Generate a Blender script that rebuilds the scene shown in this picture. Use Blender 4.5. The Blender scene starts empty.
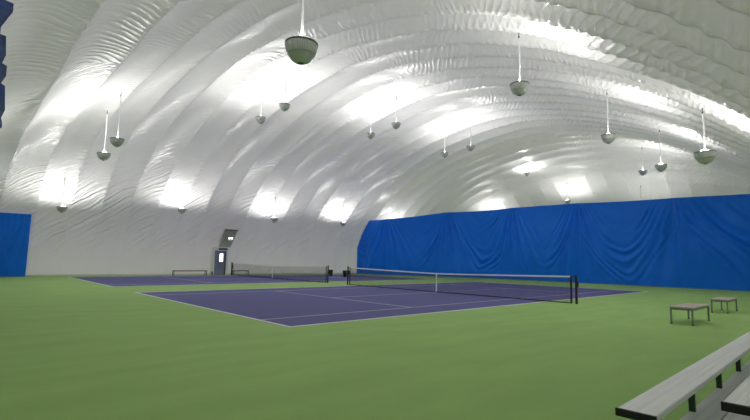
import bpy, bmesh, math, random
import numpy as np
from mathutils import Vector, Matrix

C = bpy.context.scene.collection
rng = np.random.default_rng(7)
random.seed(7)

# ------------------------------------------------------------------ helpers
def link(o, parent=None):
    C.objects.link(o)
    if parent is not None:
        o.parent = parent
    return o

def obj(name, bm, mat, parent=None, smooth=False, bevel=0.0):
    me = bpy.data.meshes.new(name)
    bm.normal_update()
    bm.to_mesh(me); bm.free()
    me.materials.append(mat)
    if smooth:
        for p in me.polygons: p.use_smooth = True
    o = bpy.data.objects.new(name, me)
    link(o, parent)
    if bevel:
        b = o.modifiers.new('bevel', 'BEVEL'); b.width = bevel; b.segments = 2; b.limit_method = 'ANGLE'
    return o

def tag(o, label=None, cat=None, group=None, kind=None):
    if label: o['label'] = label
    if cat: o['category'] = cat
    if group: o['group'] = group
    if kind: o['kind'] = kind
    return o

def thing(name, label, cat, loc=(0, 0, 0), rotz=0, group=None):
    o = bpy.data.objects.new(name, None); link(o)
    o.location = loc; o.rotation_euler = (0, 0, rotz); o.empty_display_size = .2
    return tag(o, label, cat, group)

def copy_tree(o, parent=None):
    c = o.copy(); C.objects.link(c); c.parent = parent
    for ch in list(o.children): copy_tree(ch, c)
    return c

def box(bm, x0, x1, y0, y1, z0, z1):
    v = [bm.verts.new(p) for p in ((x0,y0,z0),(x1,y0,z0),(x1,y1,z0),(x0,y1,z0),(x0,y0,z1),(x1,y0,z1),(x1,y1,z1),(x0,y1,z1))]
    for f in ((3,2,1,0),(4,5,6,7),(0,1,5,4),(1,2,6,5),(2,3,7,6),(3,0,4,7)):
        bm.faces.new([v[i] for i in f])
    return bm

def bx(*a):
    return box(bmesh.new(), *a)

def tube(bm, a, b, r, n=12, r2=None):
    a = Vector(a); b = Vector(b); d = (b - a)
    q = d.to_track_quat('Z', 'Y').to_matrix()
    r2 = r if r2 is None else r2
    A = [bm.verts.new(a + q @ Vector((r*math.cos(2*math.pi*i/n), r*math.sin(2*math.pi*i/n), 0))) for i in range(n)]
    B = [bm.verts.new(b + q @ Vector((r2*math.cos(2*math.pi*i/n), r2*math.sin(2*math.pi*i/n), 0))) for i in range(n)]
    for i in range(n):
        j = (i+1) % n
        bm.faces.new((A[i], A[j], B[j], B[i]))
    bm.faces.new(A[::-1]); bm.faces.new(B)
    return bm

def lathe(bm, prof, n=32, flute=0.0, nf=0):
    rings = []
    for r, z in prof:
        ring = []
        for i in range(n):
            a = 2*math.pi*i/n
            rr = r*(1 + flute*math.cos(nf*a)) if nf else r
            ring.append(bm.verts.new((rr*math.cos(a), rr*math.sin(a), z)))
        rings.append(ring)
    for k in range(len(rings)-1):
        for i in range(n):
            j = (i+1) % n
            bm.faces.new((rings[k][i], rings[k][j], rings[k+1][j], rings[k+1][i]))
    return rings

# ------------------------------------------------------------------ materials
def mat(name, col, rough=.5, metal=0.0, spec=.5, noise=None, bump=None, scale=5.0, stretch=(1,1,1), emit=None):
    m = bpy.data.materials.new(name); m.use_nodes = True
    nt = m.node_tree; b = nt.nodes['Principled BSDF']
    b.inputs['Base Color'].default_value = (*col, 1)
    b.inputs['Roughness'].default_value = rough
    b.inputs['Metallic'].default_value = metal
    b.inputs['Specular IOR Level'].default_value = spec
    if noise or bump:
        tc = nt.nodes.new('ShaderNodeTexCoord'); mp = nt.nodes.new('ShaderNodeMapping')
        mp.inputs['Scale'].default_value = stretch
        nt.links.new(tc.outputs['Object'], mp.inputs['Vector'])
        n = nt.nodes.new('ShaderNodeTexNoise'); n.inputs['Scale'].default_value = scale; n.inputs['Detail'].default_value = 6
        nt.links.new(mp.outputs['Vector'], n.inputs['Vector'])
        if noise:
            r = nt.nodes.new('ShaderNodeValToRGB')
            r.color_ramp.elements[0].position = .3; r.color_ramp.elements[1].position = .7
            r.color_ramp.elements[0].color = (*[c*(1-noise) for c in col], 1)
            r.color_ramp.elements[1].color = (*[min(1, c*(1+noise)) for c in col], 1)
            nt.links.new(n.outputs['Fac'], r.inputs['Fac'])
            nt.links.new(r.outputs['Color'], b.inputs['Base Color'])
        if bump:
            bp = nt.nodes.new('ShaderNodeBump'); bp.inputs['Strength'].default_value = bump; bp.inputs['Distance'].default_value = .01
            nt.links.new(n.outputs['Fac'], bp.inputs['Height'])
            nt.links.new(bp.outputs['Normal'], b.inputs['Normal'])
    if emit:
        b.inputs['Emission Color'].default_value = (*col, 1); b.inputs['Emission Strength'].default_value = emit
    return m

M = dict(
    green=mat('green_acrylic', (.325, .52, .155), .75, noise=.07, bump=.25, scale=.55, stretch=(1, 3, 1), spec=.3),
    purple=mat('purple_acrylic', (.105, .103, .29), .75, noise=.06, scale=.6, spec=.3),
    line=mat('white_court_paint', (.80, .80, .80), .7, noise=.06, scale=3),
    line2=mat('worn_court_paint', (.58, .58, .62), .7, noise=.06, scale=3),
    blue=mat('blue_vinyl', (.0005, .165, .85), .42, noise=.05, scale=1.2, bump=.15, spec=.25),
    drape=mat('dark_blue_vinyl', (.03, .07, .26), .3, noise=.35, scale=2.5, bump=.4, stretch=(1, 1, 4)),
    bluehem=mat('blue_vinyl_hem', (.10, .22, .48), .5, noise=.05, scale=2),
    alu=mat('brushed_aluminium', (.95, .92, .94), .45, metal=.05, noise=.10, bump=.12, scale=3.0, stretch=(.25, 14, 1)),
    alu_dark=mat('worn_aluminium', (.60, .60, .62), .5, metal=.05, noise=.16, bump=.12, scale=2.0, stretch=(.4, 10, 1)),
    black=mat('black_plastic', (.012, .012, .014), .5, noise=.1, scale=8),
    dkgreen=mat('dark_green_steel', (.018, .05, .032), .45, noise=.12, scale=6),
    bench_leg=mat('grey_steel', (.23, .27, .27), .45, metal=.3, noise=.08, scale=8),
    plank=mat('pale_bench_board', (.52, .44, .40), .6, noise=.16, bump=.2, scale=3.5, stretch=(1.2, 16, 1)),
    netstr=mat('black_net_cord', (.02, .022, .03), .8, noise=.1, scale=8),
    tape=mat('white_net_tape', (.9, .9, .9), .6, noise=.04, scale=8),
    shade=mat('lamp_reflector_metal', (.55, .57, .56), .42, metal=.15, noise=.05, scale=14),
    shade_in=mat('lamp_inner_white', (.85, .85, .83), .5, noise=.02, scale=10),
    rim=mat('lamp_rim', (.12, .12, .12), .5, noise=.08, scale=10),
    rod=mat('white_enamel', (.85, .85, .85), .4, noise=.02, scale=10),
    door=mat('slate_blue_door_paint', (.20, .215, .34), .5, noise=.04, scale=3),
    frame=mat('pale_door_frame', (.78, .79, .77), .5, noise=.03, scale=4),
    lintel=mat('dark_grey_metal', (.10, .10, .12), .5, noise=.06, scale=6),
    pane=mat('daylit_glass', (1, 1, 1), .2, noise=.01, scale=4, emit=2.2),
    lampglow=mat('emergency_lens', (1, 1, .96), .3, noise=.01, scale=4, emit=4),
    hatch=mat('olive_grey_panel', (.46, .49, .40), .6, noise=.12, scale=1.2, bump=.2),
    redwood=mat('faded_red_board', (.55, .42, .38), .6, noise=.1, scale=3),
    skirt=mat('liner_skirt', (.66, .66, .60), .6, noise=.05, scale=1),
)

# dome liner: glossy white sheet with fine creases that run across each panel
def liner_material():
    m = bpy.data.materials.new('white_dome_liner'); m.use_nodes = True
    nt = m.node_tree; N = nt.nodes; L = nt.links; b = N['Principled BSDF']
    b.inputs['Roughness'].default_value = .30
    b.inputs['Specular IOR Level'].default_value = .6
    uv = N.new('ShaderNodeUVMap'); uv.uv_map = 'sheet'
    def math_(op, a, b=None, c=None, clamp=False):
        n = N.new('ShaderNodeMath'); n.operation = op; n.use_clamp = clamp
        for i, v in enumerate((a, b, c)):
            if v is None: continue
            if isinstance(v, (int, float)): n.inputs[i].default_value = v
            else: L.new(v, n.inputs[i])
        return n.outputs[0]
    def noise(vec, scale, detail=2.0, rough=.5):
        n = N.new('ShaderNodeTexNoise'); n.inputs['Scale'].default_value = scale; n.inputs['Detail'].default_value = detail; n.inputs['Roughness'].default_value = rough
        L.new(vec, n.inputs['Vector']); return n.outputs['Fac']
    sep = N.new('ShaderNodeSeparateXYZ'); L.new(uv.outputs['UV'], sep.inputs[0])
    U, V = sep.outputs[0], sep.outputs[1]
    q = math_('MULTIPLY', math_('SUBTRACT', U, -13.7), 1/1.8)
    fr = math_('FRACT', q); cell = math_('FLOOR', q)
    dist = math_('MINIMUM', fr, math_('SUBTRACT', 1.0, fr))                 # 0 at a seam, .5 mid panel
    # per-panel offset so that creases break at the seams
    pv = N.new('ShaderNodeCombineXYZ'); L.new(math_('ADD', U, math_('MULTIPLY', cell, 7.31)), pv.inputs[0]); L.new(math_('ADD', V, math_('MULTIPLY', cell, 3.17)), pv.inputs[1])
    big = noise(pv.outputs[0], .45, 2); mid = noise(pv.outputs[0], 1.6, 2)
    side = math_('SUBTRACT', math_('MULTIPLY', math_('LESS_THAN', V, 26.0), 2.0), 1.0)
    # long slanted creases
    ph = math_('SUBTRACT', V, math_('MULTIPLY', math_('MULTIPLY', U, .9), side))
    ph = math_('ADD', ph, math_('MULTIPLY', big, 1.1)); ph = math_('ADD', ph, math_('MULTIPLY', mid, .18))
    s1 = math_('SINE', math_('MULTIPLY', ph, 2*math.pi/.33))
    s1 = math_('POWER', math_('ADD', math_('MULTIPLY', s1, .5), .5), 2.2)
    g1 = math_('MULTIPLY_ADD', noise(pv.outputs[0], .30, 2), 4.5, -1.55, True)
    g1 = math_('MULTIPLY', g1, math_('MULTIPLY_ADD', V, .5, -.5, True))
    # short creases gathered across every seam
    p2 = math_('ADD', V, math_('MULTIPLY', mid, .35)); p2 = math_('SUBTRACT', p2, math_('MULTIPLY', fr, .35))
    s2 = math_('SINE', math_('MULTIPLY', p2, 2*math.pi/.22))
    s2 = math_('POWER', math_('ADD', math_('MULTIPLY', s2, .5), .5), 1.8)
    g2 = math_('POWER', math_('MULTIPLY_ADD', dist, -3.2, 1.0, True), 1.5)
    g2 = math_('MULTIPLY', g2, math_('MULTIPLY_ADD', noise(pv.outputs[0], .55, 2), 4.0, -1.5, True))
    g2 = math_('MULTIPLY', g2, math_('MULTIPLY_ADD', V, .25, -.9, True))
    # welded seam bead
    bead = math_('MULTIPLY_ADD', dist, -45.0, 1.0, True)
    s3 = math_('SINE', math_('MULTIPLY', ph, 2*math.pi/.50))
    s3 = math_('POWER', math_('ADD', math_('MULTIPLY', s3, .5), .5), 1.8)
    g3 = math_('MULTIPLY', math_('MULTIPLY_ADD', V, -.35, 3.3, True), math_('MULTIPLY_ADD', noise(pv.outputs[0], .38, 2), 4.0, -1.3, True))
    g3 = math_('MULTIPLY', g3, math_('MULTIPLY_ADD', V, .5, -.6, True))
    h = math_('ADD', math_('MULTIPLY', math_('MULTIPLY', s1, g1), math_('MULTIPLY_ADD', math_('MULTIPLY_ADD', V, -.25, 2.6, True), .020, .022)), math_('MULTIPLY', math_('MULTIPLY', s2, g2), .030))
    h = math_('ADD', h, math_('MULTIPLY', math_('MULTIPLY', s3, g3), .060))
    h = math_('ADD', h, math_('MULTIPLY', bead, .012))
    h = math_('ADD', h, math_('MULTIPLY', noise(pv.outputs[0], 2.2, 4, .5), .035))
    n2 = N.new('ShaderNodeTexNoise'); n2.inputs['Scale'].default_value = .22; n2.inputs['Detail'].default_value = 2
    L.new(uv.outputs['UV'], n2.inputs['Vector'])
    col = N.new('ShaderNodeValToRGB')
    col.color_ramp.elements[0].color = (.84, .828, .828, 1); col.color_ramp.elements[1].color = (.90, .888, .888, 1)
    L.new(n2.outputs['Fac'], col.inputs['Fac']); L.new(col.outputs['Color'], b.inputs['Base Color'])
    bp = N.new('ShaderNodeBump'); bp.inputs['Strength'].default_value = 1.0; bp.inputs['Distance'].default_value = 1.0
    tr = N.new('ShaderNodeBsdfTranslucent'); tr.inputs['Color'].default_value = (.955, .91, .945, 1)      # daylight filters through the sheet
    mx = N.new('ShaderNodeMixShader'); mx.inputs[0].default_value = .22
    L.new(b.outputs[0], mx.inputs[1]); L.new(tr.outputs[0], mx.inputs[2]); L.new(mx.outputs[0], N['Material Output'].inputs['Surface'])
    L.new(h, bp.inputs['Height']); L.new(bp.outputs['Normal'], b.inputs['Normal'])
    return m
M['liner'] = liner_material()

# ------------------------------------------------------------------ dome shape
YC, YL, YR = 3.6, 23.5, -16.0           # ridge, far wall base, near wall base
XA, XB = -24.6, 36.5
SEAM0, SEAM = -13.7, 1.8

def zy(Y):
    Y = np.asarray(Y, float)
    t = np.where(Y > YC, (Y-YC)/(YL-YC), (YC-Y)/(YC-YR)).clip(0, 1)
    p = np.where(Y > YC, 1.95, 1.6)
    return 12.2*(np.maximum(1-t**p, 0))**(1/p)

def zx(X):
    X = np.asarray(X, float)
    a = np.where(X < -12.6, 9.55+.78*(X+12.6), 9.55+.95*(X+12.6))
    b = 1.45*(XB-X)
    return np.maximum(np.minimum(a, b), .05)

def smin(a, b, k=4.0):
    a = np.maximum(a, 1e-3); b = np.maximum(b, 1e-3)
    return (a**-k + b**-k)**(-1/k)

def vault(X, Y):
    return float(smin(zy(Y), zx(X)))

def vnoise(x, y, seed, per=64):
    g = np.random.default_rng(seed).uniform(-1, 1, (per, per))
    xi = np.floor(x).astype(int); yi = np.floor(y).astype(int)
    fx = x-xi; fy = y-yi
    fx = fx*fx*(3-2*fx); fy = fy*fy*(3-2*fy)
    a = g[xi % per, yi % per]; b = g[(xi+1) % per, yi % per]; c = g[xi % per, (yi+1) % per]; d = g[(xi+1) % per, (yi+1) % per]
    return (a*(1-fx)+b*fx)*(1-fy) + (c*(1-fx)+d*fx)*fy

def build_dome():
    xs = np.concatenate([np.arange(XA, 20, .12), np.arange(20, XB+.01, .2)])
    # arc-length spaced profile
    Yd = np.concatenate([YL-(YL-YC)*(1-np.cos(np.linspace(0, math.pi/2, 3000))), YC-(YC-YR)*np.sin(np.linspace(0, math.pi/2, 3000))[1:]])
    Zd = zy(Yd)
    s = np.concatenate([[0], np.cumsum(np.hypot(np.diff(Yd), np.diff(Zd)))])
    nv = int(s[-1]/.085)
    sv = np.linspace(0, s[-1], nv)
    Yp = np.interp(sv, s, Yd); Zp = np.interp(sv, s, Zd)
    X = np.repeat(xs[:, None], nv, 1); Y = np.repeat(Yp[None], len(xs), 0)
    Zy = np.repeat(Zp[None], len(xs), 0); Zx = zx(X)
    Z = smin(Zy, Zx); Z[:, 0] = 0; Z[:, -1] = 0
    V = np.repeat(sv[None], len(xs), 0)
    P = np.stack([X, Y, Z], -1)
    def normals(P):
        du = np.gradient(P, axis=0); dv = np.gradient(P, axis=1)
        n = np.cross(du, dv); n /= np.linalg.norm(n, axis=-1, keepdims=True)+1e-9
        inward = np.stack([0*X, YC-P[..., 1], 2.0-P[..., 2]], -1)
        sgn = np.sign((n*inward).sum(-1, keepdims=True)); sgn[sgn == 0] = 1
        return n*sgn
    Nn = normals(P)
    q = (X-SEAM0)/SEAM; k = np.floor(q); f = q-k
    capmix = np.clip((Zy-Zx)*.8+.5, 0, 1)*np.clip((X-22)/4, 0, 1)       # far end cap: seams run lengthwise there
    q2 = (Y-1.0)/1.7; k2 = np.floor(q2); f2 = q2-k2
    amp = .20 + .09*np.clip((V-11)/4, 0, 1) + .07*vnoise(k*1.7+.3, V*.12, 3) + .20*np.clip((V-27)/6, 0, 1)
    puff = amp*np.abs(np.sin(math.pi*f))**.75*(1-capmix) + .14*np.abs(np.sin(math.pi*f2))**.75*capmix
    foot = np.clip(np.minimum(V/2.8, (sv[-1]-V)/.8), 0, 1)
    puff *= .42+.58*foot
    dist = np.minimum(f, 1-f)*SEAM*(1-capmix) + np.minimum(f2, 1-f2)*1.7*capmix
    # creases gathered at the seams
    hi = np.clip((V-4)/5, .15, 1)
    wv = V + .8*vnoise(k*3.1+X*.2, V*.5, 5)
    w1 = np.sin(2*math.pi*wv/.42 + 4*vnoise(k*5.3, V*.8, 9))
    gate = np.clip(.55+.9*vnoise(k*2.3+.7, V*.35, 11), 0, 1)
    crease = .030*w1*np.exp(-dist/.28)*gate*hi
    # diagonal creases over the panel
    side = np.where(Y > YC, 1.0, -1.0)
    d = V - side*1.05*(X) + .5*vnoise(X*.5, V*.4, 15)
    gate2 = np.clip(.25+1.1*vnoise(k*1.9+.2+.15*X, V*.22+k*.6, 19), 0, 1)*np.clip((V-1.2)/2.5, 0, 1)
    w2 = np.sin(2*math.pi*d/.62+2.5*vnoise(X*.8, V*.8, 21))
    w2 = np.sign(w2)*np.abs(w2)**1.3
    diag = .007*w2*gate2*np.clip(dist/.25, .2, 1)
    slow = .07*vnoise(X*.35, V*.3, 23)*foot
    off = -puff + crease + diag + slow
    P = P + Nn*off[..., None]
    P[..., 2] = np.maximum(P[..., 2], -.02)
    P[:, 0, 2] = -.02; P[:, -1, 2] = -.02
    Nf = normals(P)
    nu = len(xs)
    zmid = Z[nu//2]
    up = int(np.argmax(zmid > 3.95)); dn = nv-1-int(np.argmax(zmid[::-1] > 3.95))
    for name, a, b in (('wall_left', 0, up), ('ceiling', up, dn), ('wall_right', dn, nv-1)):
        w = b-a+1
        co = P[:, a:b+1].reshape(-1, 3); nr = Nf[:, a:b+1].reshape(-1, 3)
        idx = np.arange(nu*w).reshape(nu, w)
        quads = np.stack([idx[:-1, :-1], idx[1:, :-1], idx[1:, 1:], idx[:-1, 1:]], -1).reshape(-1, 4)
        # orient towards the inside
        c = co[quads]; fn = np.cross(c[:, 1]-c[:, 0], c[:, 3]-c[:, 0])
        if (fn*nr[quads[:, 0]]).sum() < 0: quads = quads[:, ::-1]
        me = bpy.data.meshes.new(name)
        me.vertices.add(len(co)); me.vertices.foreach_set('co', co.astype(np.float32).ravel())
        me.loops.add(quads.size); me.loops.foreach_set('vertex_index', quads.astype(np.int32).ravel())
        me.polygons.add(len(quads)); me.polygons.foreach_set('loop_start', np.arange(0, quads.size, 4, dtype=np.int32))
        me.update(calc_edges=True); me.validate()
        uvl = me.uv_layers.new(name='sheet')
        uv = np.stack([X[:, a:b+1].ravel(), V[:, a:b+1].ravel()], -1)[quads.ravel()]
        uvl.data.foreach_set('uv', uv.astype(np.float32).ravel())
        me.polygons.foreach_set('use_smooth', np.ones(len(me.polygons), bool))
        me.normals_split_custom_set_from_vertices(nr.astype(float).tolist())
        me.materials.append(M['liner'])
        o = bpy.data.objects.new(name, me); link(o)
        tag(o, 'white air dome liner, ' + {'wall_left': 'long side wall behind the far court', 'ceiling': 'ribbed vault overhead', 'wall_right': 'side wall behind the bleachers'}[name], kind='structure')
build_dome()

# ------------------------------------------------------------------ floor and courts
def structure(name, bm, m, label=None):
    o = obj(name, bm, m); return tag(o, label, kind='structure')

structure('floor', bx(XA-.2, XB+.2, YR-.3, YL+.3, -.12, 0), M['green'], 'green acrylic court floor')
K = 1.0386
def court(idx, x0, y0, near, far, which):
    structure('floor_court_%d' % idx, bx(x0-11.885, x0+11.885, y0+near, y0+far, 0, .004), M['purple'], 'purple playing surface of the %s court' % which)
    bm = bmesh.new(); z0, z1 = .004, .007
    sn, sf = -4.30, 4.30
    lw = .055
    for xx in (-11.885, 11.885):
        s = .10 if xx < 0 else .08
        box(bm, x0+xx-(s if xx > 0 else 0), x0+xx+(s if xx < 0 else 0), y0+near-.03, y0+far+.03, z0, z1)
    for yy in (near, far): box(bm, x0-11.885, x0+11.885, y0+yy-.05, y0+yy+.05, z0, z1+.001)
    structure('trim_%d' % (2*idx-1), bm, M['line'], 'white boundary lines of the %s court' % which)
    bm = bmesh.new()
    for yy in (sn, sf): box(bm, x0-11.78, x0+11.8, y0+yy-lw/2, y0+yy+lw/2, z0, z1)
    for xx in (-6.41, 6.41): box(bm, x0+xx-lw/2, x0+xx+lw/2, y0+sn, y0+sf, z0, z1+.001)
    box(bm, x0-6.41, x0+6.41, y0-lw/2, y0+lw/2, z0, z1)
    structure('trim_%d' % (2*idx), bm, M['line2'], 'service and singles lines of the %s court' % which)
court(1, 0, 0, -5.70, 5.95, 'near')
X2, Y2 = .12, 15.87
court(2, X2, Y2, -5.65, 5.65, 'far')
# pale skirt where the liner meets the floor
bm = bmesh.new()
box(bm, -16, 15, YL-.16, YL-.02, 0, .10)
structure('baseboard_left', bm, M['skirt'], 'pale skirt of the liner along the far wall')

# ------------------------------------------------------------------ curtains
def curtain(name, label, pts, ztop, zbot, swags, matl, cat='curtain', normal_sign=1, depth=.10, hem=True, step=.06, group=None):
    """pts: function s->(x,y) along [0,L]; ztop(s); swags: hanging points along s"""
    L, fn = pts
    ns = int(L/step)+1; S = np.linspace(0, L, ns)
    nz = 84; T = np.linspace(0, 1, nz)
    XY = np.array([fn(s) for s in S])
    tang = np.gradient(XY, axis=0); tang /= np.linalg.norm(tang, axis=1, keepdims=True)
    nor = np.stack([-tang[:, 1], tang[:, 0]], 1)*normal_sign
    zt = np.array([ztop(s) for s in S])
    H = zt-zbot
    S2 = np.repeat(S[:, None], nz, 1); D = H[:, None]*(1-T[None])            # drop below the top edge
    off = np.zeros_like(S2)
    sw = np.array(swags)
    for a, b in zip(sw[:-1], sw[1:]):
        m = (S2 >= a) & (S2 <= b)
        u = np.clip((S2-(a+b)/2)/((b-a)/2), -1, 1)
        w = b-a
        sag = min(5.0, .85*w)
        seedv = int(abs(a*37+b*11)) % 97
        skew = u + .10*vnoise(D*.5, D*0, seedv)
        lev = D - sag*(1-np.abs(skew)**1.6)                  # nested U-folds
        lev = lev + .42*vnoise(S2*.45+9, D*.4, seedv+3)
        amp = depth*np.clip(.22+1.1*vnoise(lev*.8+5, u*1.8+3, seedv+5), .06, 1.1)*np.clip(1.25-np.abs(u)**3*.8, .2, 1)
        amp *= np.clip(D/1.0, .15, 1)*np.clip((H[:, None]-D)/1.2, .15, 1)
        env = np.clip(1-np.abs(lev+.5)/3.6, 0, 1)**.6
        U = np.sin(2*math.pi*lev/.74+3.0*vnoise(u*2, lev*.7, seedv+7))
        U = np.where(U > 0, U**1.5, -np.abs(U)**.8)
        off += np.where(m, amp*env*U, 0)
    for a in sw:                                              # folds that fan out from each hanging point
        r = S2-a
        ang = r/(D+.9)
        env = np.exp(-(ang/.42)**2)*np.clip(D/.8, .25, 1)*np.clip(1.25-D/7.5, .2, 1)
        off += 1.05*depth*env*np.sin(2*math.pi*ang/.19+1.7*a+1.2*vnoise(D*.4, r*.5, int(abs(a)*13) % 89))
    # small gathers under the top edge, slow billow
    off += .018*np.sin(2*math.pi*S2/.33)*np.exp(-D/.55)
    off += .16*vnoise(S2*.28, D*.25, 31)*np.clip(D/2, 0, 1)*np.clip((H[:, None]-D)/2, .3, 1)
    off += .03*vnoise(S2*1.3, D*.9, 37)
    off *= np.clip(np.minimum(S2, L-S2)/.35, .02, 1)
    P = np.zeros((ns, nz, 3))
    P[..., 0] = XY[:, 0][:, None]+nor[:, 0][:, None]*off
    P[..., 1] = XY[:, 1][:, None]+nor[:, 1][:, None]*off
    P[..., 2] = zbot+H[:, None]*T[None]
    co = P.reshape(-1, 3); idx = np.arange(ns*nz).reshape(ns, nz)
    quads = np.stack([idx[:-1, :-1], idx[1:, :-1], idx[1:, 1:], idx[:-1, 1:]], -1).reshape(-1, 4)
    me = bpy.data.meshes.new(name); me.from_pydata(co.tolist(), [], quads.tolist())
    me.polygons.foreach_set('use_smooth', np.ones(len(me.polygons), bool)); me.materials.append(matl)
    o = bpy.data.objects.new(name, me); link(o); tag(o, label, cat, group)
    so = o.modifiers.new('thick', 'SOLIDIFY'); so.thickness = .006; so.offset = 0
    if hem:
        bm = bmesh.new(); prev = None
        for i in range(ns):
            p = P[i, 0]; n = nor[i]
            c = []
            for dn, dz in ((.022, 0), (.022, .05), (-.022, .05), (-.022, 0)):
                c.append(bm.verts.new((p[0]+n[0]*dn, p[1]+n[1]*dn, zbot+dz)))
            if prev:
                for q in range(4):
                    bm.faces.new((prev[q], prev[(q+1) % 4], c[(q+1) % 4], c[q]))
            else: bm.faces.new(c)
            prev = c
        bm.faces.new(prev[::-1])
        h = obj('hem', bm, M['bluehem'], o); h['label'] = 'paler weighted bottom hem'
        bm = bmesh.new(); prev = None
        for i in range(ns):
            p = P[i, -1]; n = nor[i]
            c = [bm.verts.new((p[0]+n[0]*dn, p[1]+n[1]*dn, p[2]+dz)) for dn, dz in ((.02, -.07), (.02, .01), (-.02, .01), (-.02, -.07))]
            if prev:
                for q in range(4):
                    bm.faces.new((prev[q], prev[(q+1) % 4], c[(q+1) % 4], c[q]))
            else: bm.faces.new(c)
            prev = c
        bm.faces.new(prev[::-1])
        obj('top_hem', bm, matl, o)
    return o

def cx(Y):
    return 18.5 - (4.25*min(1, (Y-8)/12.7)**1.5 if Y > 8 else 0)
def ctop(Y):
    z = float(np.interp(Y, [-15, -9.7, -5.7, 4.2, 13.7, 20, 25], [5.9, 6.03, 6.13, 6.36, 6.22, 5.62, 5.5]))
    for a, b in ((-5.6, 1.06), (1.06, 6.82), (6.82, 13.12), (13.12, 19.2)):
        if a < Y < b:
            u = (Y-(a+b)/2)/((b-a)/2); z -= .05*(1-u*u)
    return max(.3, min(z, vault(cx(Y), Y)-.12))
YS = -5.62
LB = (22.9-YS)
curtain('divider_curtain', 'long blue curtain hung across the hall behind both nets, left of the seam', (LB, lambda s: (cx(YS+s), YS+s)), lambda s: ctop(YS+s), .03,
        [0-.05-YS+YS, 1.06-YS, 6.82-YS, 13.12-YS, 19.2-YS, LB+.1], M['blue'], group='blue divider curtains')
LB2 = 8.9
curtain('divider_curtain', 'blue curtain panel behind the two low benches, right of the seam', (LB2, lambda s: (18.505, YS-.003-LB2+s)), lambda s: ctop(YS-.004-LB2+s), .03,
        [-2.0, 8.9], M['blue'], group='blue divider curtains')
curtain('wall_curtain', 'small blue curtain against the side wall at the far left', (4.6, lambda s: (-18.54+s, 22.0)), lambda s: 3.98, .03,
        [-1.0, 2.0, 4.7], M['blue'], depth=.02)
# raised blue drape with a scalloped edge high on the left
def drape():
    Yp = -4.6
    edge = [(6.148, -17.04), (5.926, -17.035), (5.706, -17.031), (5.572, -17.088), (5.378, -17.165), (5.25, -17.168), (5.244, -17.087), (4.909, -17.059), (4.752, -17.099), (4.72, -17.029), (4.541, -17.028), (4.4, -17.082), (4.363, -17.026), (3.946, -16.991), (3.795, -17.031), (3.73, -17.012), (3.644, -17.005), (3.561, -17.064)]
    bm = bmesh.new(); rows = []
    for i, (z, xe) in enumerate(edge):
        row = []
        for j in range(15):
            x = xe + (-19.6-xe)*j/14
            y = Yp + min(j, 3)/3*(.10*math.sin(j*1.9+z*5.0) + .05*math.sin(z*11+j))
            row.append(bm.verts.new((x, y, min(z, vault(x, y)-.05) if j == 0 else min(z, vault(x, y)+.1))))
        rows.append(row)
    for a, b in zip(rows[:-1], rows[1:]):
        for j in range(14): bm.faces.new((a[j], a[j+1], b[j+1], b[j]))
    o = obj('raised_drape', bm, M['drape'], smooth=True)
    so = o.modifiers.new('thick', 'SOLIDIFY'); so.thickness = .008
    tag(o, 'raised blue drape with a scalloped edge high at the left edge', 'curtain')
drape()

# ------------------------------------------------------------------ lamps
LAMP_W = 245.0; WORLD = .74
def make_lamp():
    t = thing('pendant_uplight', 'x', 'lamp')
    R, D = .275, .345
    def prof(n, r0, d):
        out = []
        for i in range(n+1):
            a = (math.pi/2)*i/n
            rr = r0*math.cos(a)**.85 if i < n else 0.012
            out.append((max(rr, .012), -d*math.sin(a)**1.15))
        return out
    bm = bmesh.new(); p = prof(14, R, D)
    lathe(bm, p[:7], 160, .016, 40)
    o = obj('shade', bm, M['shade'], t, True); so = o.modifiers.new('thick', 'SOLIDIFY'); so.thickness = .006
    bm = bmesh.new(); lathe(bm, [(r*(.99-.045*(i % 3 == 2)), z) for i, (r, z) in enumerate(p[5:15])], 48)
    o = obj('lower_bowl', bm, M['shade'], t, True); so = o.modifiers.new('thick', 'SOLIDIFY'); so.thickness = .006
    bm = bmesh.new(); lathe(bm, [(R-.006, -.012), (R+.014, -.014), (R+.016, .012), (R-.006, .014)], 48)
    obj('rim', bm, M['rim'], t, True)
    bm = bmesh.new(); lathe(bm, [(.07, -D+.03), (.062, -D+.005), (.035, -D-.012), (.004, -D-.016)], 24)
    obj('finial', bm, M['rim'], t, True)
    bm = bmesh.new()
    for k in range(3):
        a = 2*math.pi*k/3
        tube(bm, ((R-.01)*math.cos(a), (R-.01)*math.sin(a), 0), (.02*math.cos(a), .02*math.sin(a), .10), .006, 8)
    tube(bm, (0, 0, .08), (0, 0, .15), .026, 16)
    obj('yoke', bm, M['rod'], t)
    bm = bmesh.new(); lathe(bm, [(.012, -D*.62), (.10, -D*.60), (.13, -D*.45), (.10, -D*.40), (.012, -D*.38)], 24)
    obj('ballast_cup', bm, M['shade_in'], t, True)
    return t
proto = make_lamp()
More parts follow.
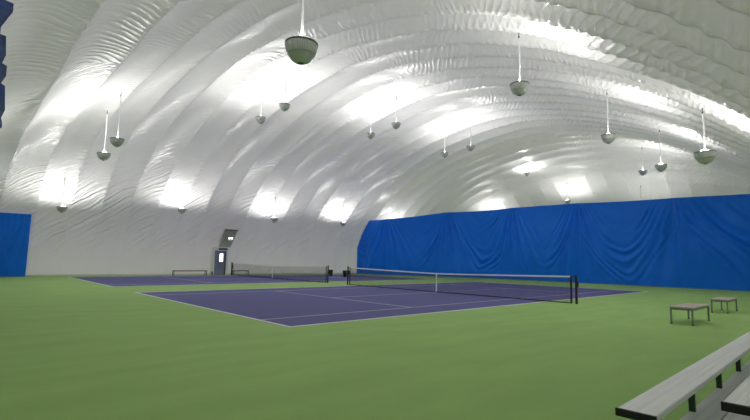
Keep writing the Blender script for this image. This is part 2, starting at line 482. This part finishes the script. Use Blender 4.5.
def place_lamp(x, y, z, label, rod, swing=0.0, w=1.0):
    t = copy_tree(proto)
    t['label'] = label; t['group'] = 'bowl uplights hung from the dome'
    t.location = (x, y, z)
    top = min(z+rod, vault(x, y)+.02)
    h = max(top-z, .6)
    bm = bmesh.new(); n = 8
    for i in range(n):
        a = .13+(h-.31)*i/n; b = .13+(h-.31)*(i+1)/n
        fx = lambda q: swing*math.sin(math.pi*q/h)
        tube(bm, (fx(a), 0, a), (fx(b), 0, b+.003), .021, 10)
    obj('rod', bm, M['rod'], t)
    bm = bmesh.new(); tube(bm, (0, 0, h-.17), (0, 0, h-.11), .022, 10); tube(bm, (0, 0, h-.10), (0, 0, h), .012, 8)
    obj('hook', bm, M['black'], t)
    ld = bpy.data.lights.new('lamp_bulb', 'POINT'); ld.energy = LAMP_W*w; ld.shadow_soft_size = .07; ld.color = (1, .985, .955)
    l = bpy.data.objects.new('bulb', ld); link(l, t); l.location = (0, 0, -.05)
    return t
lamps = [
 (-13.27, -7.98, 5.25, 'largest and closest bowl lamp, at the top left of centre with a greenish underside', 4.2, .0),
 (-12.5, 8.06, 6.66, 'right and higher one of the two close-set bowl lamps on the left', 2.15, .02),
 (-12.6, 9.96, 6.30, 'left and lower one of the two close-set bowl lamps on the left', 2.1, .015),
 (-12.64, 19.97, 4.45, 'leftmost small bowl lamp, low in front of the side wall near the wall curtain', 1.95, 0),
 (-5.33, 19.97, 5.0, 'small bowl lamp low in front of the wall, left of the door', 1.9, 0),
 (2.45, 19.99, 4.87, 'small bowl lamp low in front of the wall, above the far net', 1.9, 0),
 (9.92, 20.0, 5.05, 'small bowl lamp low in front of the wall, just left of the long blue curtain', 1.9, 0),
 (-5.0, 9.14, 9.62, 'left and lower lamp of the pair beside the largest lamp', 2.1, 0),
 (-5.0, 6.52, 9.77, 'right and higher lamp of the pair beside the largest lamp', 2.1, 0),
 (2.5, 7.91, 9.98, 'left and lower lamp of the pair straight above the far post of the near net', 2.0, 0),
 (2.5, 5.48, 10.17, 'right and higher lamp of the pair straight above the far post of the near net', 2.0, 0),
 (10.0, 7.58, 9.92, 'left lamp of the small far pair near the middle of the vault', 2.0, 0),
 (10.0, 5.15, 10.03, 'right lamp of the small far pair near the middle of the vault', 2.0, 0),
 (25.0, 18.42, 9.6, 'tiny dark lamp beyond the curtain below the small far pair', 2.0, 0),
 (25.0, 8.86, 10.7, 'tiny dark lamp beyond the curtain, straight below the top-centre lamp', 2.0, 0),
 (-5.0, -7.47, 7.02, 'mid-size bowl lamp in the top centre, on a long slightly bowed rod', 2.55, .03),
 (2.5, -7.31, 6.96, 'bowl lamp right of the top-centre one, next along the same row', 2.0, .01),
 (21.0, -3.03, 8.75, 'small lamp beyond the curtain, left neighbour of the lamp next to the big right-hand one', 1.9, 0),
 (10.0, -7.21, 6.87, 'third bowl lamp of the right-hand row, just above the curtain', 2.0, 0),
 (-1.0, -11.34, 4.94, 'big wide bowl lamp at the right edge, above the two low benches', 1.4, .02),
 (28.0, 6.13, 7.9, 'faint pale lamp beyond the curtain, just above its top edge right of centre', 1.9, 0),
]
for x, y, z, lab, rod, sw in lamps: place_lamp(x, y, z, lab, rod, swing=sw)
# the rows go on behind the curtain
for x, y, z, lab in ((17.6, 20.0, 5.0, 'lamp behind the upper left corner of the long blue curtain, lighting the wall there'),
                     (29.0, 15.8, 7.0, 'lamp behind the left half of the long blue curtain, lighting the far end wall'),
                     (27.6, -0.8, 6.8, 'lamp behind the curtain near its seam, only its thin rod showing above the edge')):
    place_lamp(x, y, z, lab, 1.9, w=.7)
for ch in list(proto.children): bpy.data.objects.remove(ch)
bpy.data.objects.remove(proto)

# ------------------------------------------------------------------ nets
def make_net(x0, y0, po, which, near_stub):
    t = thing('tennis_net', 'tennis net on the %s court' % which, 'tennis net', (x0, y0, 0), 0, 'tennis nets')
    H0, H1 = 1.07, .925
    zt = lambda y: H1+(H0-.02-H1)*abs(y/po)**1.25
    for s in (-1, 1):
        bm = bmesh.new(); tube(bm, (0, s*po, 0), (0, s*po, H0), .045, 16); tube(bm, (0, s*po, H0), (0, s*po, H0+.02), .052, 16)
        p = obj('post', bm, M['dkgreen' if False else 'black'], t, False)
        bm = bmesh.new(); box(bm, .03, .10, s*po-.05, s*po+.05, .62, .84); tube(bm, (.10, s*po, .72), (.17, s*po, .72), .012, 8); tube(bm, (.17, s*po, .72), (.17, s*po, .6), .012, 8)
        obj('crank', bm, M['black'], p)
    yb = po-.19
    r = .0022
    bm = bmesh.new()
    n = int(2*yb/.0475)
    for i in range(n+1):
        y = -yb+2*yb*i/n
        box(bm, -r, r, y-r, y+r, .02, zt(y)-.03)
    m = 21
    for k in range(1, m):
        f = k/m; seg = 16
        for i in range(seg):
            ya = -yb+2*yb*i/seg; ybb = -yb+2*yb*(i+1)/seg
            za = .02+(zt(ya)-.05)*f; zb = .02+(zt(ybb)-.05)*f
            v = []
            for (yy, zz) in ((ya, za), (ybb, zb)):
                v.append([bm.verts.new((a, yy, zz+b)) for a, b in ((-r, -r), (r, -r), (r, r), (-r, r))])
            for q in range(4): bm.faces.new((v[0][q], v[0][(q+1) % 4], v[1][(q+1) % 4], v[1][q]))
    obj('netting', bm, M['netstr'], t)
    def strip(name, lo, hi, th, m_, y0_, y1_, seg=24):
        bm = bmesh.new(); prev = None
        for i in range(seg+1):
            y = y0_+(y1_-y0_)*i/seg
            c = [bm.verts.new((a, y, z)) for a, z in ((-th, lo(y)), (th, lo(y)), (th, hi(y)), (-th, hi(y)))]
            if prev:
                for q in range(4): bm.faces.new((prev[q], prev[(q+1) % 4], c[(q+1) % 4], c[q]))
            else: bm.faces.new(c[::-1])
            prev = c
        bm.faces.new(prev)
        return obj(name, bm, m_, t)
    strip('top_band', lambda y: zt(y)-.055, lambda y: zt(y)+.005, .012, M['tape'], -yb, yb)
    strip('bottom_band', lambda y: .006, lambda y: .04, .008, M['netstr'], -yb, yb)
    for s in (-1, 1):
        obj('side_band', bx(-.014, .014, s*yb-.035, s*yb+.035, .01, zt(yb)), M['black'], t)
        bm = bmesh.new(); tube(bm, (0, s*yb, zt(yb)-.02), (0, s*po, H0-.04), .006, 8)
        for z in (.2, .45, .7): tube(bm, (0, s*yb, z), (0, s*po, z), .004, 6)
        obj('net_cord', bm, M['black'], t)
    obj('center_strap', bx(-.02, .02, -.03, .03, .005, zt(0)+.012), M['tape'], t)
    obj('strap_anchor', bx(-.05, .05, -.10, .10, .007, .03), M['black'], t)
    return t
make_net(0, 0, 6.86, 'near', 1)['label'] = 'near tennis net stretched across the large court in front of the blue curtain'
make_net(X2, Y2, 6.86, 'far', 1)['label'] = 'far tennis net on the back court in front of the white wall'

# waste baskets clipped to the facing posts of the two nets
def basket(x, y, s, label):
    t = thing('waste_basket', label, 'waste basket', (x, y, .44), 0, 'baskets clipped to the net posts')
    bm = bmesh.new(); rings = lathe(bm, [(.10, 0), (.145, .36), (.15, .40), (.135, .40), (.09, .02)], 20)
    bm.faces.new(rings[0][::-1]); bm.faces.new(rings[-1])
    obj('bin', bm, M['black'], t, True)
    obj('bracket', bx(-.03, .03, min(s*.13, s*.23), max(s*.13, s*.23), .26, .34), M['bench_leg'], t)
basket(0, 6.86+.28, -1, 'dark waste basket clipped to the far post of the near net')
basket(X2, Y2-6.86-.28, 1, 'dark waste basket clipped to the near post of the far net')

# ------------------------------------------------------------------ benches by the curtain
def low_bench(name, x0, x1, y0, y1, label, group, h=.45, top='plank', leg='bench_leg', slats=3):
    t = thing(name, label, 'bench', ((x0+x1)/2, (y0+y1)/2, 0), 0, group)
    w = (x1-x0)/2; d = (y1-y0)/2
    sw = 2*d/slats
    for k in range(slats):
        obj('board', bx(-w, w, -d+k*sw+.004, -d+(k+1)*sw-.004, h-.035, h), M[top], t, bevel=.004)
    for sx in (-1, 1):
        for sy in (-1, 1):
            X = sx*(w-.03); Y = sy*(d-.03)
            l = obj('leg', bx(X-.02, X+.02, Y-.02, Y+.02, 0, h-.036), M[leg], t)
            obj('foot_cap', bx(X-.023, X+.023, Y-.023, Y+.023, .0, .02), M['black'], l)
    bm = bmesh.new()
    for sy in (-1, 1): box(bm, -w+.055, w-.055, sy*(d-.03)-.015, sy*(d-.03)+.015, h-.085, h-.037)
    for sx in (-1, 1): box(bm, sx*(w-.03)-.015, sx*(w-.03)+.015, -d+.055, d-.055, h-.085, h-.037)
    obj('frame', bm, M[leg], t)
    return t
low_bench('low_bench', -3.47, -1.74, -11.38, -10.84, 'nearer low bench with pale board top and grey steel legs on the green floor', 'low benches on the near side')
low_bench('low_bench', 1.0, 2.5, -11.33, -10.85, 'farther low bench beside the right frame edge, closer to the blue curtain', 'low benches on the near side')
low_bench('wall_bench', -4.85, -2.25, 22.1, 22.45, 'long narrow bench with reddish top against the white wall, left of the door', 'benches along the far wall', h=.42, top='redwood', leg='black', slats=2)
low_bench('wall_bench', .0, 1.42, 22.1, 22.45, 'short bench against the white wall seen through the far net, right of the door', 'benches along the far wall', h=.42, top='redwood', leg='black', slats=2)
t = thing('door_bollard', 'small dark post on the floor at the left of the door', 'post', (-1.62, 22.6, 0))
bm = bmesh.new(); tube(bm, (0, 0, .03), (0, 0, .30), .05, 14); obj('shaft', bm, M['black'], t)
bm = bmesh.new(); tube(bm, (0, 0, 0), (0, 0, .03), .09, 16); obj('base', bm, M['black'], t)

# ------------------------------------------------------------------ door in the far wall
def door():
    d = bpy.data.objects.new('door_1', None); link(d); d.location = (0, 22.75, 0); tag(d, 'slate blue door with a lit narrow window in the white wall', kind='structure')
    x0, x1, h = -1.42, -.42, 2.02
    bm = bmesh.new()
    box(bm, x0-.03, x0, -.03, .7, 0, 2.30); box(bm, x1, x1+.16, -.06, .7, 0, 2.30); box(bm, x0, x1, -.06, .7, h+.02, 2.30)
    obj('frame', bm, M['frame'], d)
    obj('lintel', bx(x0+.30, x1+.04, -.09, -.055, 2.10, 2.25), M['lintel'], d)
    lf = obj('door_leaf', bx(x0+.005, x1-.13, .0, .05, .02, h), M['door'], d)
    obj('door_edge', bx(x1-.12, x1-.005, -.02, .05, .02, h), M['lintel'], d)
    pn = obj('window_pane', bx(x0+.44, x0+.72, -.012, .0, 1.12, 1.78), M['pane'], lf)
    obj('push_bar', bx(x0+.12, x1-.2, -.06, -.01, .95, 1.01), M['bench_leg'], lf)
    # hatch panel leaning with the liner above the door
    bm = bmesh.new()
    pts = [(-.93, 22.95, 2.36), (.0, 22.95, 2.36), (.27, 22.30, 3.78), (-.82, 22.30, 3.78)]
    a = [bm.verts.new((x, y-22.75, z)) for x, y, z in pts]; b = [bm.verts.new((x, y+.45-22.75, z+.15)) for x, y, z in pts]
    bm.faces.new(a); bm.faces.new(b[::-1])
    for i in range(4): bm.faces.new((a[i], b[i], b[(i+1) % 4], a[(i+1) % 4]))
    obj('hatch_panel', bm, M['hatch'], d)
    bm = bmesh.new()
    n = [( -.56, 22.20, 3.97), (.84, 22.20, 3.97), (.84, 22.26, 4.12), (-.56, 22.26, 4.12)]
    box(bm, -.84, .30, 22.20-22.75, 22.36-22.75, 3.76, 3.83)
    obj('hatch_rail', bm, M['lintel'], d)
door()
t = thing('emergency_light', 'small lit twin-head emergency light above the door', 'emergency light', (-.25, 22.52, 3.05))
obj('housing', bx(-.16, .16, -.06, .10, -.16, .0), M['rod'], t, bevel=.008)
for s in (-1, 1):
    bm = bmesh.new(); tube(bm, (s*.10, .0, .06), (s*.11, -.10, .05), .055, 14, .075)
    hd = obj('lamp_head', bm, M['black'], t)
    bm = bmesh.new(); tube(bm, (s*.11, -.10, .05), (s*.1105, -.106, .05), .07, 14)
    obj('lens', bm, M['lampglow'], hd)

# ------------------------------------------------------------------ bleacher
def bleacher():
    t = thing('bleacher', 'grey aluminium bleacher with plank seats in the lower right corner', 'bleacher', (-13.70, -13.3, 0), .0146)
    L = 8.2
    def plank(name, x0, x1, y0, y1, z, m, lip=.045, grooves=True, ends=True):
        bm = bmesh.new(); W = y1-y0
        prof = [(y0, z-lip), (y0, z-.006), (y0+.006, z)]
        if grooves:
            for k in range(1, 4):
                yy = y0+W*k/4
                prof += [(yy-.008, z), (yy-.003, z-.002), (yy+.003, z-.002), (yy+.008, z)]
        prof += [(y1-.006, z), (y1, z-.006), (y1, z-lip)]
        A = [bm.verts.new((x0, y, zz)) for y, zz in prof]; B = [bm.verts.new((x1, y, zz)) for y, zz in prof]
        n = len(prof)
        for i in range(n): bm.faces.new((A[i], B[i], B[(i+1) % n], A[(i+1) % n]))
        bm.faces.new(A); bm.faces.new(B[::-1])
        p = obj(name, bm, m, t)
        if ends:
            c = obj('end_cap', bx(x0-.012, x0+.012, y0-.005, y1+.005, z-lip-.008, z+.001), M['black'], p); c['label'] = 'black plastic end cap'
            obj('end_cap', bx(x1-.012, x1+.012, y0-.005, y1+.005, z-lip-.008, z+.001), M['black'], p)['label'] = 'black plastic end cap'
        return p
    plank('seat', 0, L, -.14, .12, .45, M['alu'])
    plank('foot_board', -.3, L, -.25, .0, .145, M['alu_dark'], grooves=False)
    plank('foot_board', -.3, L, -.52, -.26, .145, M['alu_dark'], grooves=False)
    plank('seat', -.06, L, -.80, -.54, .655, M['alu'])
    plank('foot_board', -.3, L, -1.05, -.80, .40, M['alu_dark'])
    for X in (.28, 1.53, 2.76, 3.98, 5.2, 6.4, 7.6):
        obj('leg', bx(X-.02, X+.02, -.05, .0, .0, .405), M['dkgreen'], t)
        obj('leg', bx(X-.03, X+.03, -.71, -.65, .0, .605), M['dkgreen'], t)
        bm = bmesh.new(); box(bm, X-.025, X+.025, -1.05, -.06, .02, .07); box(bm, X-.025, X+.025, -1.03, -.05, .065, .099); box(bm, X-.025, X+.025, -1.04, -.99, .05, .355)
        obj('cross_frame', bm, M['dkgreen'], t)
bleacher()

# ------------------------------------------------------------------ camera
yaw, pit, rol, f = .8223, .1093, .0193, 455.246
c, s = math.cos, math.sin
fw = Vector((c(pit)*c(yaw), c(pit)*s(yaw), s(pit))); r = Vector((s(yaw), -c(yaw), 0)); u = r.cross(fw)
r2 = r*c(rol)+u*s(rol); u2 = u*c(rol)-r*s(rol)
cam = bpy.data.cameras.new('camera'); co = bpy.data.objects.new('camera', cam); C.objects.link(co)
co.matrix_world = Matrix(((r2.x, u2.x, -fw.x, -17.4294), (r2.y, u2.y, -fw.y, -14.5472), (r2.z, u2.z, -fw.z, 1.5131), (0, 0, 0, 1)))
cam.sensor_width = 36; cam.lens = f/750*36; cam.shift_x = -4.142/750; cam.clip_start = .05; cam.clip_end = 300
sc = bpy.context.scene; sc.camera = co

w = bpy.data.worlds.new('world'); sc.world = w; w.use_nodes = True
w.node_tree.nodes['Background'].inputs[0].default_value = (.66, .66, .64, 1); w.node_tree.nodes['Background'].inputs[1].default_value = WORLD
sc.view_settings.view_transform = 'Standard'; sc.view_settings.look = 'None'; sc.view_settings.gamma = 1; sc.view_settings.use_curve_mapping = False
sc.view_settings.exposure = 0.35
sc.cycles.max_bounces = 10; sc.cycles.diffuse_bounces = 7; sc.cycles.glossy_bounces = 4
sc.cycles.use_denoising = True
